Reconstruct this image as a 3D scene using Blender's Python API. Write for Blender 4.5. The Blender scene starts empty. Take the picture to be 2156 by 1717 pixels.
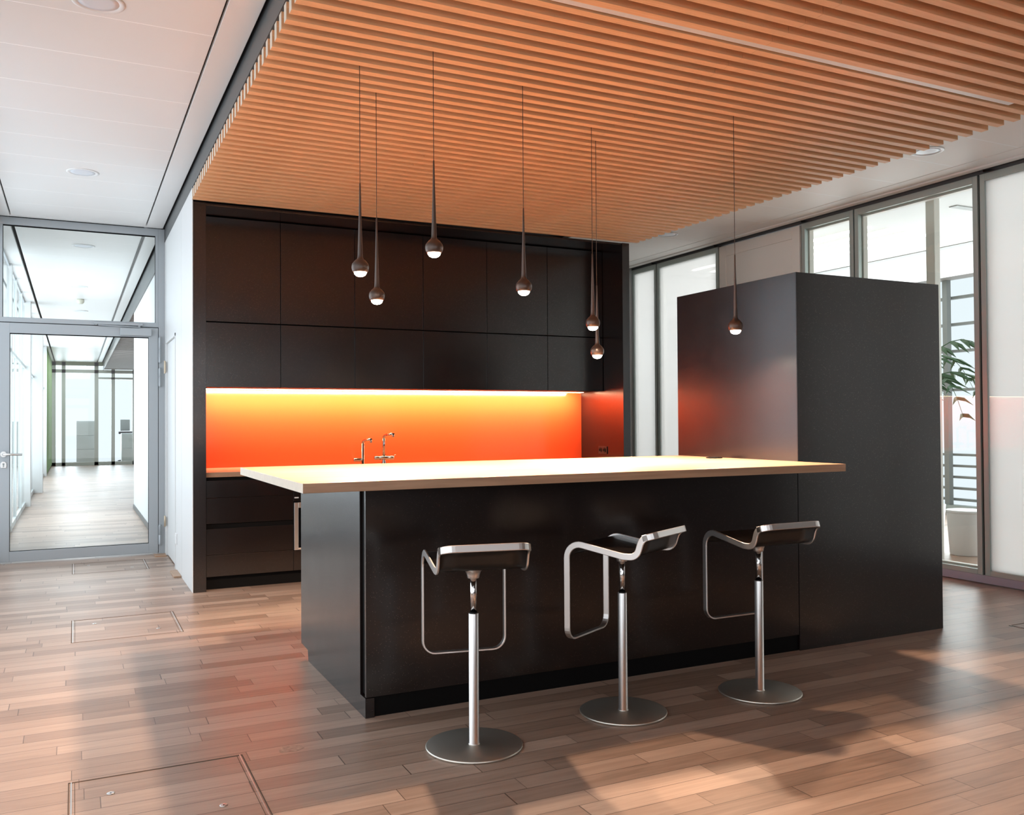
import bpy, bmesh, math, random
from mathutils import Vector, Matrix
R = math.radians
sc = bpy.context.scene
COL = sc.collection

# ------------------------------------------------------------------ camera
CAM_H = 1.25
F_PX = 1880.93
yaw, pitch, roll = R(26.1038), R(0.8939), R(0.366)
fw = Vector((math.sin(yaw) * math.cos(pitch), math.cos(yaw) * math.cos(pitch), math.sin(pitch)))
rt = Vector((math.cos(yaw), -math.sin(yaw), 0))
up = rt.cross(fw)
# roll of the camera body about its viewing axis
rt2 = rt * math.cos(roll) - up * math.sin(roll)
up2 = up * math.cos(roll) + rt * math.sin(roll)
cam = bpy.data.cameras.new('camera')
cam.sensor_fit = 'HORIZONTAL'; cam.sensor_width = 36.0
cam.lens = F_PX / 2156 * 36.0
cam.clip_start = 0.02; cam.clip_end = 200
cam_o = bpy.data.objects.new('camera', cam); COL.objects.link(cam_o)
M = Matrix.Identity(4)
for i in range(3):
    M[i][0] = rt2[i]; M[i][1] = up2[i]; M[i][2] = -fw[i]
M[2][3] = CAM_H
cam_o.matrix_world = M
sc.camera = cam_o

# ------------------------------------------------------------------ world, exposure
W_STR = 1.05
w = bpy.data.worlds.new('overcast_sky'); sc.world = w; w.use_nodes = True
bg = w.node_tree.nodes['Background']
bg.inputs[0].default_value = (0.86, 0.93, 1.0, 1); bg.inputs[1].default_value = W_STR
sc.view_settings.view_transform = 'Standard'
sc.view_settings.look = 'None'
sc.view_settings.gamma = 1.0
sc.view_settings.use_curve_mapping = False
sc.view_settings.exposure = 0.13
try:
    sc.cycles.use_denoising = True
    sc.cycles.max_bounces = 10
    sc.cycles.diffuse_bounces = 6
    sc.cycles.glossy_bounces = 5
    sc.cycles.transparent_max_bounces = 16
    sc.cycles.sample_clamp_indirect = 6.0
    sc.cycles.caustics_reflective = False
    sc.cycles.caustics_refractive = False
except Exception:
    pass

def area(name, loc, rot, sx, sy, power, col=(1, 1, 1)):
    l = bpy.data.lights.new(name, 'AREA'); l.shape = 'RECTANGLE'; l.size = sx; l.size_y = sy
    l.energy = power; l.color = col
    o = bpy.data.objects.new(name, l); COL.objects.link(o); o.location = loc; o.rotation_euler = rot
    return o
DAY = (0.80, 0.90, 1.0)
# daylight entering through the glazed left side, the corridor and the office, plus two added fill lamps
area('daylight_left', (-0.95, 6.9, 1.6), (0, R(-90), 0), 2.8, 4.4, 66, DAY)
area('daylight_left_near', (-0.95, 1.2, 1.5), (0, R(-90), 0), 2.6, 5.5, 32, (0.9, 0.95, 1.0))
area('fill_back', (0.9, -3.3, 1.7), (R(90), 0, 0), 2.8, 2.4, 40, (0.95, 0.96, 1.0))  # added fill lamp before the solid back wall, not a window
area('daylight_corridor', (-0.95, 20.0, 1.7), (0, R(-90), 0), 2.8, 18.0, 620, DAY)
area('fill_corridor', (0.1, 25.0, 3.05), (0, 0, 0), 0.9, 9.0, 80, (0.95, 0.98, 1.0))  # added fill to brighten the backlit frames at the corridor end
area('daylight_corridor_end', (2.0, 32.5, 1.8), (R(-90), 0, 0), 6.0, 2.8, 300, DAY)
area('daylight_office', (10.3, 7.0, 1.8), (0, R(90), 0), 2.8, 11.0, 430, (0.93, 0.97, 1.0))

# ------------------------------------------------------------------ materials
def new_mat(name):
    m = bpy.data.materials.new(name); m.use_nodes = True
    nt = m.node_tree
    return m, nt, nt.nodes['Principled BSDF']
def N(nt, t, **kw):
    n = nt.nodes.new(t)
    for k, v in kw.items():
        setattr(n, k, v)
    return n
def simple(name, col, rough=0.5, metal=0.0, spec=0.5, noise=0.0, bump=0.0, bscale=60):
    m, nt, b = new_mat(name)
    b.inputs['Base Color'].default_value = (*col, 1)
    b.inputs['Roughness'].default_value = rough
    b.inputs['Metallic'].default_value = metal
    b.inputs['Specular IOR Level'].default_value = spec
    tc = N(nt, 'ShaderNodeTexCoord'); nz = N(nt, 'ShaderNodeTexNoise')
    nz.inputs['Scale'].default_value = bscale; nz.inputs['Detail'].default_value = 4
    nt.links.new(tc.outputs['Object'], nz.inputs['Vector'])
    if noise > 0:
        mx = N(nt, 'ShaderNodeMixRGB', blend_type='MULTIPLY'); mx.inputs[0].default_value = noise
        mx.inputs[1].default_value = (*col, 1)
        nt.links.new(nz.outputs['Fac'], mx.inputs[2]); nt.links.new(mx.outputs[0], b.inputs['Base Color'])
    if bump > 0:
        bp = N(nt, 'ShaderNodeBump'); bp.inputs['Strength'].default_value = bump; bp.inputs['Distance'].default_value = 0.002
        nt.links.new(nz.outputs['Fac'], bp.inputs['Height']); nt.links.new(bp.outputs['Normal'], b.inputs['Normal'])
    return m
def emis(name, col, s):
    m, nt, b = new_mat(name)
    b.inputs['Base Color'].default_value = (*col, 1)
    b.inputs['Emission Color'].default_value = (*col, 1); b.inputs['Emission Strength'].default_value = s
    return m
def ramp(nt, fac, stops):
    r = N(nt, 'ShaderNodeValToRGB'); el = r.color_ramp.elements
    while len(el) < len(stops): el.new(0.5)
    for e, (p, c) in zip(el, stops):
        e.position = p; e.color = (*c, 1)
    nt.links.new(fac, r.inputs['Fac'])
    return r.outputs['Color']

def dark_laminate():
    """black-brown laminate with fine metallic speckle"""
    m, nt, b = new_mat('dark_speckled_laminate')
    tc = N(nt, 'ShaderNodeTexCoord')
    v = N(nt, 'ShaderNodeTexVoronoi', feature='F1'); v.inputs['Scale'].default_value = 150
    nt.links.new(tc.outputs['Object'], v.inputs['Vector'])
    lt = N(nt, 'ShaderNodeMath', operation='LESS_THAN'); lt.inputs[1].default_value = 0.14
    nt.links.new(v.outputs['Distance'], lt.inputs[0])
    sep = N(nt, 'ShaderNodeSeparateColor'); nt.links.new(v.outputs['Color'], sep.inputs[0])
    gt = N(nt, 'ShaderNodeMath', operation='GREATER_THAN'); gt.inputs[1].default_value = 0.55
    nt.links.new(sep.outputs[0], gt.inputs[0])
    mu = N(nt, 'ShaderNodeMath', operation='MULTIPLY'); nt.links.new(lt.outputs[0], mu.inputs[0]); nt.links.new(gt.outputs[0], mu.inputs[1])
    mx = N(nt, 'ShaderNodeMixRGB'); mx.inputs[1].default_value = (0.0100, 0.0058, 0.0052, 1); mx.inputs[2].default_value = (0.32, 0.29, 0.27, 1)
    nt.links.new(mu.outputs[0], b.inputs['Metallic'])
    nt.links.new(mu.outputs[0], mx.inputs[0]); nt.links.new(mx.outputs[0], b.inputs['Base Color'])
    nz = N(nt, 'ShaderNodeTexNoise'); nz.inputs['Scale'].default_value = 6
    nt.links.new(tc.outputs['Object'], nz.inputs['Vector'])
    mr = N(nt, 'ShaderNodeMapRange'); mr.inputs[3].default_value = 0.19; mr.inputs[4].default_value = 0.25
    nt.links.new(nz.outputs['Fac'], mr.inputs[0]); nt.links.new(mr.outputs[0], b.inputs['Roughness'])
    b.inputs['Specular IOR Level'].default_value = 0.72
    return m

def wood(name, c1, c2, axis='X', rough=0.45, scale=1.0, contrast=1.0):
    """long-grained wood, grain running along the given object axis"""
    m, nt, b = new_mat(name)
    tc = N(nt, 'ShaderNodeTexCoord'); mp = N(nt, 'ShaderNodeMapping')
    s = [14 * scale] * 3; s['XYZ'.index(axis)] = 0.9 * scale
    mp.inputs['Scale'].default_value = s
    nt.links.new(tc.outputs['Object'], mp.inputs['Vector'])
    n1 = N(nt, 'ShaderNodeTexNoise'); n1.inputs['Scale'].default_value = 1.6; n1.inputs['Detail'].default_value = 5; n1.inputs['Distortion'].default_value = 1.2
    nt.links.new(mp.outputs[0], n1.inputs['Vector'])
    n2 = N(nt, 'ShaderNodeTexNoise'); n2.inputs['Scale'].default_value = 9; n2.inputs['Detail'].default_value = 3
    nt.links.new(mp.outputs[0], n2.inputs['Vector'])
    ad = N(nt, 'ShaderNodeMath', operation='MULTIPLY_ADD'); ad.inputs[1].default_value = 0.35
    nt.links.new(n2.outputs['Fac'], ad.inputs[0]); nt.links.new(n1.outputs['Fac'], ad.inputs[2])
    k = 0.16 / contrast
    c = ramp(nt, ad.outputs[0], [(0.67 - k, c1), (0.67 + k, c2)])
    nt.links.new(c, b.inputs['Base Color'])
    b.inputs['Roughness'].default_value = rough
    bp = N(nt, 'ShaderNodeBump'); bp.inputs['Strength'].default_value = 0.12; bp.inputs['Distance'].default_value = 0.001
    nt.links.new(n2.outputs['Fac'], bp.inputs['Height']); nt.links.new(bp.outputs['Normal'], b.inputs['Normal'])
    return m

def parquet(name, offset=(0, 0)):
    """strip parquet: rows 98 mm wide along X, random board lengths and tones"""
    m, nt, b = new_mat(name)
    L = nt.links.new
    geo = N(nt, 'ShaderNodeNewGeometry'); sp = N(nt, 'ShaderNodeSeparateXYZ'); L(geo.outputs['Position'], sp.inputs[0])
    def math_(op, a, b_=None, c=None):
        n = N(nt, 'ShaderNodeMath', operation=op)
        for i, v in enumerate((a, b_, c)):
            if v is None: continue
            if isinstance(v, (int, float)): n.inputs[i].default_value = v
            else: L(v, n.inputs[i])
        return n.outputs[0]
    ry = math_('DIVIDE', math_('ADD', sp.outputs['Y'], 0.0235 + offset[1]), 0.0983)
    row = math_('FLOOR', ry); fy = math_('FRACT', ry)
    wn = N(nt, 'ShaderNodeTexWhiteNoise', noise_dimensions='1D'); L(row, wn.inputs['W'])
    ln = math_('MULTIPLY_ADD', wn.outputs['Value'], 0.35, 0.55)
    wn2 = N(nt, 'ShaderNodeTexWhiteNoise', noise_dimensions='1D'); L(math_('ADD', row, 31.7), wn2.inputs['W'])
    xx = math_('ADD', sp.outputs['X'], math_('MULTIPLY', wn2.outputs['Value'], 5.0))
    # wobble so that successive boards in a row differ in length
    xw = math_('ADD', xx, math_('MULTIPLY', math_('SINE', math_('MULTIPLY_ADD', xx, 3.1, math_('MULTIPLY', row, 1.7))), 0.13))
    rx = math_('DIVIDE', xw, ln); ci = math_('FLOOR', rx); fx = math_('FRACT', rx)
    cmb = N(nt, 'ShaderNodeCombineXYZ'); L(row, cmb.inputs[0]); L(ci, cmb.inputs[1])
    wid = N(nt, 'ShaderNodeTexWhiteNoise', noise_dimensions='2D'); L(cmb.outputs[0], wid.inputs['Vector'])
    # grain
    cg = N(nt, 'ShaderNodeCombineXYZ')
    L(math_('MULTIPLY_ADD', sp.outputs['X'], 2.2, math_('MULTIPLY', wid.outputs['Value'], 40)), cg.inputs[0])
    L(math_('MULTIPLY', sp.outputs['Y'], 34), cg.inputs[1])
    g = N(nt, 'ShaderNodeTexNoise'); g.inputs['Scale'].default_value = 1.3; g.inputs['Detail'].default_value = 6; g.inputs['Distortion'].default_value = 0.9
    L(cg.outputs[0], g.inputs['Vector'])
    big = N(nt, 'ShaderNodeTexNoise'); big.inputs['Scale'].default_value = 1.1; L(geo.outputs['Position'], big.inputs['Vector'])
    t = math_('ADD', math_('MULTIPLY_ADD', wid.outputs['Value'], 0.62, math_('MULTIPLY', math_('SUBTRACT', g.outputs['Fac'], 0.5), 0.75)), math_('MULTIPLY', big.outputs['Fac'], 0.25))
    col = ramp(nt, t, [(0.05, (0.225, 0.148, 0.108)), (0.35, (0.32, 0.217, 0.162)), (0.6, (0.385, 0.270, 0.205)), (0.95, (0.49, 0.355, 0.275))])
    # seams
    ey = math_('MINIMUM', fy, math_('SUBTRACT', 1.0, fy))
    ex = math_('MULTIPLY', math_('MINIMUM', fx, math_('SUBTRACT', 1.0, fx)), math_('DIVIDE', ln, 0.0983))
    e = math_('MINIMUM', ey, ex)
    seam = math_('LESS_THAN', e, 0.014)
    mx = N(nt, 'ShaderNodeMixRGB'); L(math_('MULTIPLY', seam, 0.85), mx.inputs[0]); L(col, mx.inputs[1]); mx.inputs[2].default_value = (0.045, 0.026, 0.017, 1)
    # scratches and worn spots
    L(mx.outputs[0], b.inputs['Base Color'])
    rr = N(nt, 'ShaderNodeMapRange'); rr.inputs[3].default_value = 0.28; rr.inputs[4].default_value = 0.46
    L(math_('ADD', math_('MULTIPLY', big.outputs['Fac'], 0.6), math_('MULTIPLY', g.outputs['Fac'], 0.4)), rr.inputs[0]); L(rr.outputs[0], b.inputs['Roughness'])
    b.inputs['Specular IOR Level'].default_value = 0.5
    bp = N(nt, 'ShaderNodeBump'); bp.inputs['Strength'].default_value = 0.35; bp.inputs['Distance'].default_value = 0.0015
    hh = math_('ADD', math_('MULTIPLY', g.outputs['Fac'], 0.25), math_('MULTIPLY', math_('SUBTRACT', 1.0, seam), 1.0))
    hh = math_('ADD', hh, math_('MULTIPLY', wid.outputs['Value'], 0.35))
    L(hh, bp.inputs['Height']); L(bp.outputs['Normal'], b.inputs['Normal'])
    return m

def glass(name, tint=(0.97, 0.985, 0.98), refl=1.0):
    """thin architectural pane: straight-through transmission plus a mirror-like Fresnel reflection"""
    m, nt, b = new_mat(name); nt.nodes.remove(b)
    out = nt.nodes['Material Output']
    tr = N(nt, 'ShaderNodeBsdfTransparent'); tr.inputs[0].default_value = (*tint, 1)
    gl = N(nt, 'ShaderNodeBsdfGlossy'); gl.inputs['Roughness'].default_value = 0.01
    fr = N(nt, 'ShaderNodeFresnel'); fr.inputs['IOR'].default_value = 1.5
    mu = N(nt, 'ShaderNodeMath', operation='MULTIPLY'); mu.inputs[1].default_value = refl
    geo = N(nt, 'ShaderNodeNewGeometry'); inv = N(nt, 'ShaderNodeMath', operation='SUBTRACT'); inv.inputs[0].default_value = 1.0
    nt.links.new(geo.outputs['Backfacing'], inv.inputs[1])
    m9 = N(nt, 'ShaderNodeMath', operation='MULTIPLY'); m9.use_clamp = True; nt.links.new(fr.outputs[0], mu.inputs[0]); nt.links.new(mu.outputs[0], m9.inputs[0]); nt.links.new(inv.outputs[0], m9.inputs[1]); mu = m9
    mx = N(nt, 'ShaderNodeMixShader'); nt.links.new(mu.outputs[0], mx.inputs[0])
    nt.links.new(tr.outputs[0], mx.inputs[1]); nt.links.new(gl.outputs[0], mx.inputs[2]); nt.links.new(mx.outputs[0], out.inputs[0])
    return m
def milky(name, clear=0.25, refl=1.0):
    m, nt, b = new_mat(name); nt.nodes.remove(b)
    out = nt.nodes['Material Output']
    tr = N(nt, 'ShaderNodeBsdfTransparent')
    tl = N(nt, 'ShaderNodeBsdfTranslucent'); tl.inputs[0].default_value = (0.86, 0.87, 0.85, 1)
    df = N(nt, 'ShaderNodeBsdfDiffuse'); df.inputs[0].default_value = (0.86, 0.87, 0.85, 1)
    m0 = N(nt, 'ShaderNodeMixShader'); m0.inputs[0].default_value = 0.4
    nt.links.new(tl.outputs[0], m0.inputs[1]); nt.links.new(df.outputs[0], m0.inputs[2])
    m1 = N(nt, 'ShaderNodeMixShader'); m1.inputs[0].default_value = clear
    nt.links.new(m0.outputs[0], m1.inputs[1]); nt.links.new(tr.outputs[0], m1.inputs[2])
    gl = N(nt, 'ShaderNodeBsdfGlossy'); gl.inputs['Roughness'].default_value = 0.01
    fr = N(nt, 'ShaderNodeFresnel'); fr.inputs['IOR'].default_value = 1.5
    mu = N(nt, 'ShaderNodeMath', operation='MULTIPLY'); mu.inputs[1].default_value = refl
    geo = N(nt, 'ShaderNodeNewGeometry'); inv = N(nt, 'ShaderNodeMath', operation='SUBTRACT'); inv.inputs[0].default_value = 1.0
    nt.links.new(geo.outputs['Backfacing'], inv.inputs[1])
    m9 = N(nt, 'ShaderNodeMath', operation='MULTIPLY'); m9.use_clamp = True; nt.links.new(fr.outputs[0], mu.inputs[0]); nt.links.new(mu.outputs[0], m9.inputs[0]); nt.links.new(inv.outputs[0], m9.inputs[1]); mu = m9
    mx = N(nt, 'ShaderNodeMixShader'); nt.links.new(mu.outputs[0], mx.inputs[0])
    nt.links.new(m1.outputs[0], mx.inputs[1]); nt.links.new(gl.outputs[0], mx.inputs[2]); nt.links.new(mx.outputs[0], out.inputs[0])
    return m

DARK = dark_laminate()
BLACK = simple('matt_black', (0.004, 0.0035, 0.0035), 0.6, spec=0.12)
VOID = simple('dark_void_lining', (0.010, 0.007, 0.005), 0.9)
WORKTOP = wood('pale_oak_worktop', (0.35, 0.205, 0.125), (0.45, 0.285, 0.180), 'X', 0.42)
SLAT = wood('warm_slat_wood', (0.72, 0.40, 0.205), (0.82, 0.49, 0.265), 'X', 0.55, 1.4)
ENDGRAIN = simple('daylit_end_grain', (0.80, 0.72, 0.60), 0.6, noise=0.2, bscale=40)  # end grain made paler, daylight from the left painted into the colour
FLOOR = parquet('strip_parquet')
WHITE = simple('white_paint', (0.66, 0.67, 0.665), 0.5, noise=0.03)
WALLG = simple('grey_back_wall', (0.16, 0.145, 0.14), 0.7)  # unseen walls kept dark so the glossy fronts reflect little light
WARMLITW = simple('warm_lit_white_lacquer', (0.86, 0.81, 0.74), 0.5)  # white panel lightened and warmed, bounced room light painted into the colour
CEILR = simple('warm_lit_metal_panel', (0.90, 0.87, 0.83), 0.6, noise=0.03, bscale=3)  # lit copy of the white panel, warm bounce light painted into the colour
CEILW = simple('white_metal_panel', (0.78, 0.775, 0.765), 0.38, noise=0.03, bscale=3)
SEAMHI = simple('seam_highlight', (0.97, 0.97, 0.97), 0.5)  # brighter white painted in for the light the panel chamfers catch
GREYFR = simple('grey_coated_aluminium', (0.40, 0.43, 0.45), 0.38, metal=0.25)
GREYFASC = simple('charcoal_fascia', (0.085, 0.088, 0.088), 0.45)
PARTFR = simple('grey_green_frame', (0.46, 0.52, 0.49), 0.35, metal=0.3)
LIGHTFR = simple('light_grey_frame', (0.62, 0.66, 0.66), 0.4)
PARTBASE = simple('anodised_base_rail', (0.42, 0.41, 0.50), 0.35, metal=0.3)
CREAMFR = simple('cream_inner_frame', (0.70, 0.68, 0.62), 0.5)
STEEL = simple('brushed_steel', (0.78, 0.76, 0.74), 0.34, metal=1.0, bump=0.05, bscale=200)
DISC = simple('satin_steel_disc', (0.80, 0.76, 0.68), 0.40, metal=1.0)
CHROME = simple('chrome', (0.72, 0.70, 0.68), 0.10, metal=1.0)
CHROMED = simple('polished_tap_metal', (0.36, 0.31, 0.28), 0.08, metal=1.0)
SEATBLK = simple('black_seat_board', (0.010, 0.008, 0.007), 0.28)
ORANGE = simple('orange_back_painted_glass', (0.88, 0.088, 0.026), 0.16, spec=0.5)
LED = emis('led_diffuser', (1.0, 0.80, 0.50), 16.0)
LENS = emis('lamp_lens', (1.0, 0.86, 0.70), 30.0)
PEND = simple('bronze_brown_lacquer', (0.085, 0.062, 0.052), 0.32, metal=0.55)
CORD = simple('black_cord', (0.02, 0.017, 0.015), 0.6)
GLASS = glass('clear_glass')
GLASSP = glass('partition_glass', (0.95, 0.975, 0.96), 1.6)
MILK = milky('milky_glass', 0.35)
MILK2 = milky('white_film_glass', 0.12, 1.5)
GREEN = simple('moss_wall', (0.24, 0.42, 0.12), 0.9, noise=0.7, bscale=9)
LEAF = simple('palm_leaf', (0.05, 0.13, 0.05), 0.5)
PLASTW = simple('white_plastic', (0.75, 0.76, 0.76), 0.4)
GREYLOUV = simple('grey_louvre', (0.30, 0.32, 0.31), 0.5)
DLENS = simple('frosted_downlight_lens', (0.66, 0.70, 0.76), 0.35)

# ------------------------------------------------------------------ mesh helpers
class MB:
    def __init__(s): s.bm = bmesh.new()
    def box(s, a, b):
        x0, y0, z0 = a; x1, y1, z1 = b
        x0, x1 = sorted((x0, x1)); y0, y1 = sorted((y0, y1)); z0, z1 = sorted((z0, z1))
        v = [s.bm.verts.new(p) for p in ((x0, y0, z0), (x1, y0, z0), (x1, y1, z0), (x0, y1, z0), (x0, y0, z1), (x1, y0, z1), (x1, y1, z1), (x0, y1, z1))]
        for f in ((0, 3, 2, 1), (4, 5, 6, 7), (0, 1, 5, 4), (1, 2, 6, 5), (2, 3, 7, 6), (3, 0, 4, 7)):
            s.bm.faces.new([v[i] for i in f])
        return s
    def prism(s, pts, axis, lo, hi):
        """extrude a 2-D outline along an axis"""
        def P(a, b, c):
            return {'X': (c, a, b), 'Y': (a, c, b), 'Z': (a, b, c)}[axis]
        lo_v = [s.bm.verts.new(P(a, b, lo)) for a, b in pts]; hi_v = [s.bm.verts.new(P(a, b, hi)) for a, b in pts]
        n = len(pts)
        s.bm.faces.new(lo_v[::-1]); s.bm.faces.new(hi_v)
        for i in range(n):
            s.bm.faces.new((lo_v[i], lo_v[(i + 1) % n], hi_v[(i + 1) % n], hi_v[i]))
        return s
    def lathe(s, prof, c=(0, 0, 0), n=32, axis='Z', smooth=True):
        rings = []
        for r, h in prof:
            ring = []
            for i in range(n):
                a = 2 * math.pi * i / n; ca, sa = r * math.cos(a), r * math.sin(a)
                p = {'Z': (ca, sa, h), 'X': (h, ca, sa), 'Y': (ca, h, sa)}[axis]
                ring.append(s.bm.verts.new((c[0] + p[0], c[1] + p[1], c[2] + p[2])))
            rings.append(ring)
        for a, b in zip(rings, rings[1:]):
            for i in range(n):
                f = s.bm.faces.new((a[i], a[(i + 1) % n], b[(i + 1) % n], b[i])); f.smooth = smooth
        s.bm.faces.new(rings[0][::-1]); s.bm.faces.new(rings[-1])
        return s
    def tube(s, pts, r, n=10, r2=None):
        """round bar along points"""
        pts = [Vector(p) for p in pts]; rings = []
        k = len(pts); ref = None
        for i, p in enumerate(pts):
            t = ((pts[min(i + 1, k - 1)] - pts[max(i - 1, 0)])).normalized()
            if ref is None:
                ref = Vector((0, 0, 1)) if abs(t.z) < 0.9 else Vector((1, 0, 0))
            a = (ref - t * ref.dot(t)).normalized(); b = t.cross(a); ref = a
            rr = r if r2 is None else r + (r2 - r) * i / (k - 1)
            rings.append([s.bm.verts.new(p + (a * math.cos(2 * math.pi * j / n) + b * math.sin(2 * math.pi * j / n)) * rr) for j in range(n)])
        for a, b in zip(rings, rings[1:]):
            for i in range(n):
                f = s.bm.faces.new((a[i], a[(i + 1) % n], b[(i + 1) % n], b[i])); f.smooth = True
        s.bm.faces.new(rings[0][::-1]); s.bm.faces.new(rings[-1])
        return s
    def build(s, name, mat, parent=None, bevel=0.0, seg=2):
        bmesh.ops.recalc_face_normals(s.bm, faces=s.bm.faces)
        if parent is not None and parent.get('_o') is not None:
            o0 = Vector(parent['_o']); bmesh.ops.translate(s.bm, verts=s.bm.verts, vec=-o0)
        me = bpy.data.meshes.new(name); s.bm.to_mesh(me); s.bm.free()
        me.materials.append(mat)
        o = bpy.data.objects.new(name, me); COL.objects.link(o)
        if parent is not None:
            o.parent = parent
            if parent.get('_o') is not None: o['_o'] = list(parent['_o'])
        if bevel > 0:
            md = o.modifiers.new('bevel', 'BEVEL'); md.width = bevel; md.segments = seg; md.limit_method = 'ANGLE'; md.angle_limit = R(40)
            md.harden_normals = False
        return o
def tag(o, label, cat, group=None):
    o['label'] = label; o['category'] = cat
    if group: o['group'] = group
    return o
def thing(name, loc, label, cat, group=None, rz=0.0):
    o = bpy.data.objects.new(name, None); COL.objects.link(o); o.location = loc; o.rotation_euler = (0, 0, rz)
    o.empty_display_size = 0.1
    o['_o'] = list(loc) if rz == 0 else [0.0, 0.0, 0.0]
    return tag(o, label, cat, group)
def struct(name, mb, mat, bevel=0.0, parent=None):
    o = mb.build(name, mat, parent, bevel)
    if parent is None: o['kind'] = 'structure'
    return o
def box(a, b): return MB().box(a, b)

# ------------------------------------------------------------------ constants of the place (metres)
ZC = 3.131          # ceiling
XK = 0.784          # outer left face of the kitchen block and of the white wall
XKR = 4.637         # outer right face of the kitchen block
YN = 6.964          # front plane of the kitchen block
YB = 7.73           # back of the niche
YD = 9.22           # wall with the glass door
XG = 6.168          # glass partition
XL = -0.68          # glazed left side

# ------------------------------------------------------------------ setting
struct('floor', box((-3.2, -3.6, -0.12), (10.75, 33.0, 0.0)), FLOOR)

# ceilings: white metal panels, 512 mm wide, running across
def panels(name, x0, x1, ya, yb, CEILW=CEILW):
    mb = MB(); y = 5.02 - 0.5122 * 40
    while y < yb:
        a, b = max(y + 0.003, ya), min(y + 0.5122 - 0.003, yb)
        if b - a > 0.02: mb.box((x0, a, ZC), (x1, b, ZC + 0.03))
        y += 0.5122
    o = mb.build(name, CEILW, None, 0.003, 2); o['kind'] = 'structure'
    mb2 = box((x0 + 0.002, ya, ZC + 0.0006), (x1 - 0.002, yb, ZC + 0.028)); mb2.build('panel_joint', SEAMHI, o)
    return o
panels('ceiling_left', -0.512, 0.606, -3.4, YD - 0.10)
mb = MB().box((XL, -3.4, ZC), (-0.524, YD - 0.03, ZC + 0.03)).box((0.618, -3.4, ZC), (0.764, YD - 0.03, ZC + 0.03)).box((-0.524, YD - 0.085, ZC), (0.618, YD - 0.03, ZC + 0.03))
struct('ceiling_margin', mb, CEILW, 0.002)
panels('ceiling_right', 4.55, 5.895, -3.4, YD, CEILR)
struct('ceiling_right_margin', MB().box((5.903, -3.4, ZC), (6.10, YD, ZC + 0.03)).box((6.06, -3.4, ZC - 0.012), (6.13, YD, ZC + 0.03)), CEILR, 0.006)
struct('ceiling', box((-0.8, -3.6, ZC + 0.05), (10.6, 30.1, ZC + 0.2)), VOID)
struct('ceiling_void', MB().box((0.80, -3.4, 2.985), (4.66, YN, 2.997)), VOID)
struct('trim_1', MB().box((XK, -3.4, 3.003), (XK + 0.018, YD - 0.03, ZC + 0.05)), GREYFASC)
struct('trim_2', MB().box((0.765, -3.4, ZC + 0.030), (XK, YD, ZC + 0.045)), BLACK)

# white side wall between the kitchen block and the door wall
mb = MB().box((XK, YN + 0.001, 0), (XK + 0.004, 7.716, 3.001)).box((XK, 7.721, 0), (XK + 0.004, 7.80, 3.001)).box((XK, 7.80, 0), (XK + 0.09, 8.19, 3.001)).box((XK, 8.19, 2.035), (XK + 0.09, YD, 3.001)).box((XK, 9.065, 0), (XK + 0.09, YD, 2.035))
struct('wall_white_side', mb, WHITE)
d = struct('door_2', box((XK + 0.012, 8.215, 0.012), (XK + 0.055, 9.052, 2.008)), WHITE, 0.002)
mb = MB().box((XK - 0.006, 8.19, 0), (XK + 0.02, 8.213, 2.035)).box((XK - 0.006, 9.054, 0), (XK + 0.02, 9.07, 2.035)).box((XK - 0.006, 8.19, 2.010), (XK + 0.02, 9.07, 2.035))
mb.build('door_frame', WHITE, d, 0.001)
for z0, z1 in ((1.726, 1.848), (0.274, 0.378)):
    h = MB().lathe([(0.009, z0), (0.009, z1)], (XK - 0.012, 9.062, 0), 12)
    h.box((XK - 0.010, 9.04, z0 + 0.01), (XK - 0.004, 9.085, z1 - 0.01))
    h.build('hinge', simple('brass_steel_hinge', (0.50, 0.42, 0.32), 0.35, 0.9), d, 0.001)
sw = thing('socket_plate', (XK, 8.107, 0.27), 'small white plate low on the white side wall beside the glass door', 'socket')
box((XK - 0.009, 8.067, 0.225), (XK, 8.147, 0.315)).build('plate', PLASTW, sw, 0.003)
box((XK - 0.011, 8.083, 0.243), (XK - 0.009, 8.131, 0.297)).build('insert', PLASTW, sw, 0.002)

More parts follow.
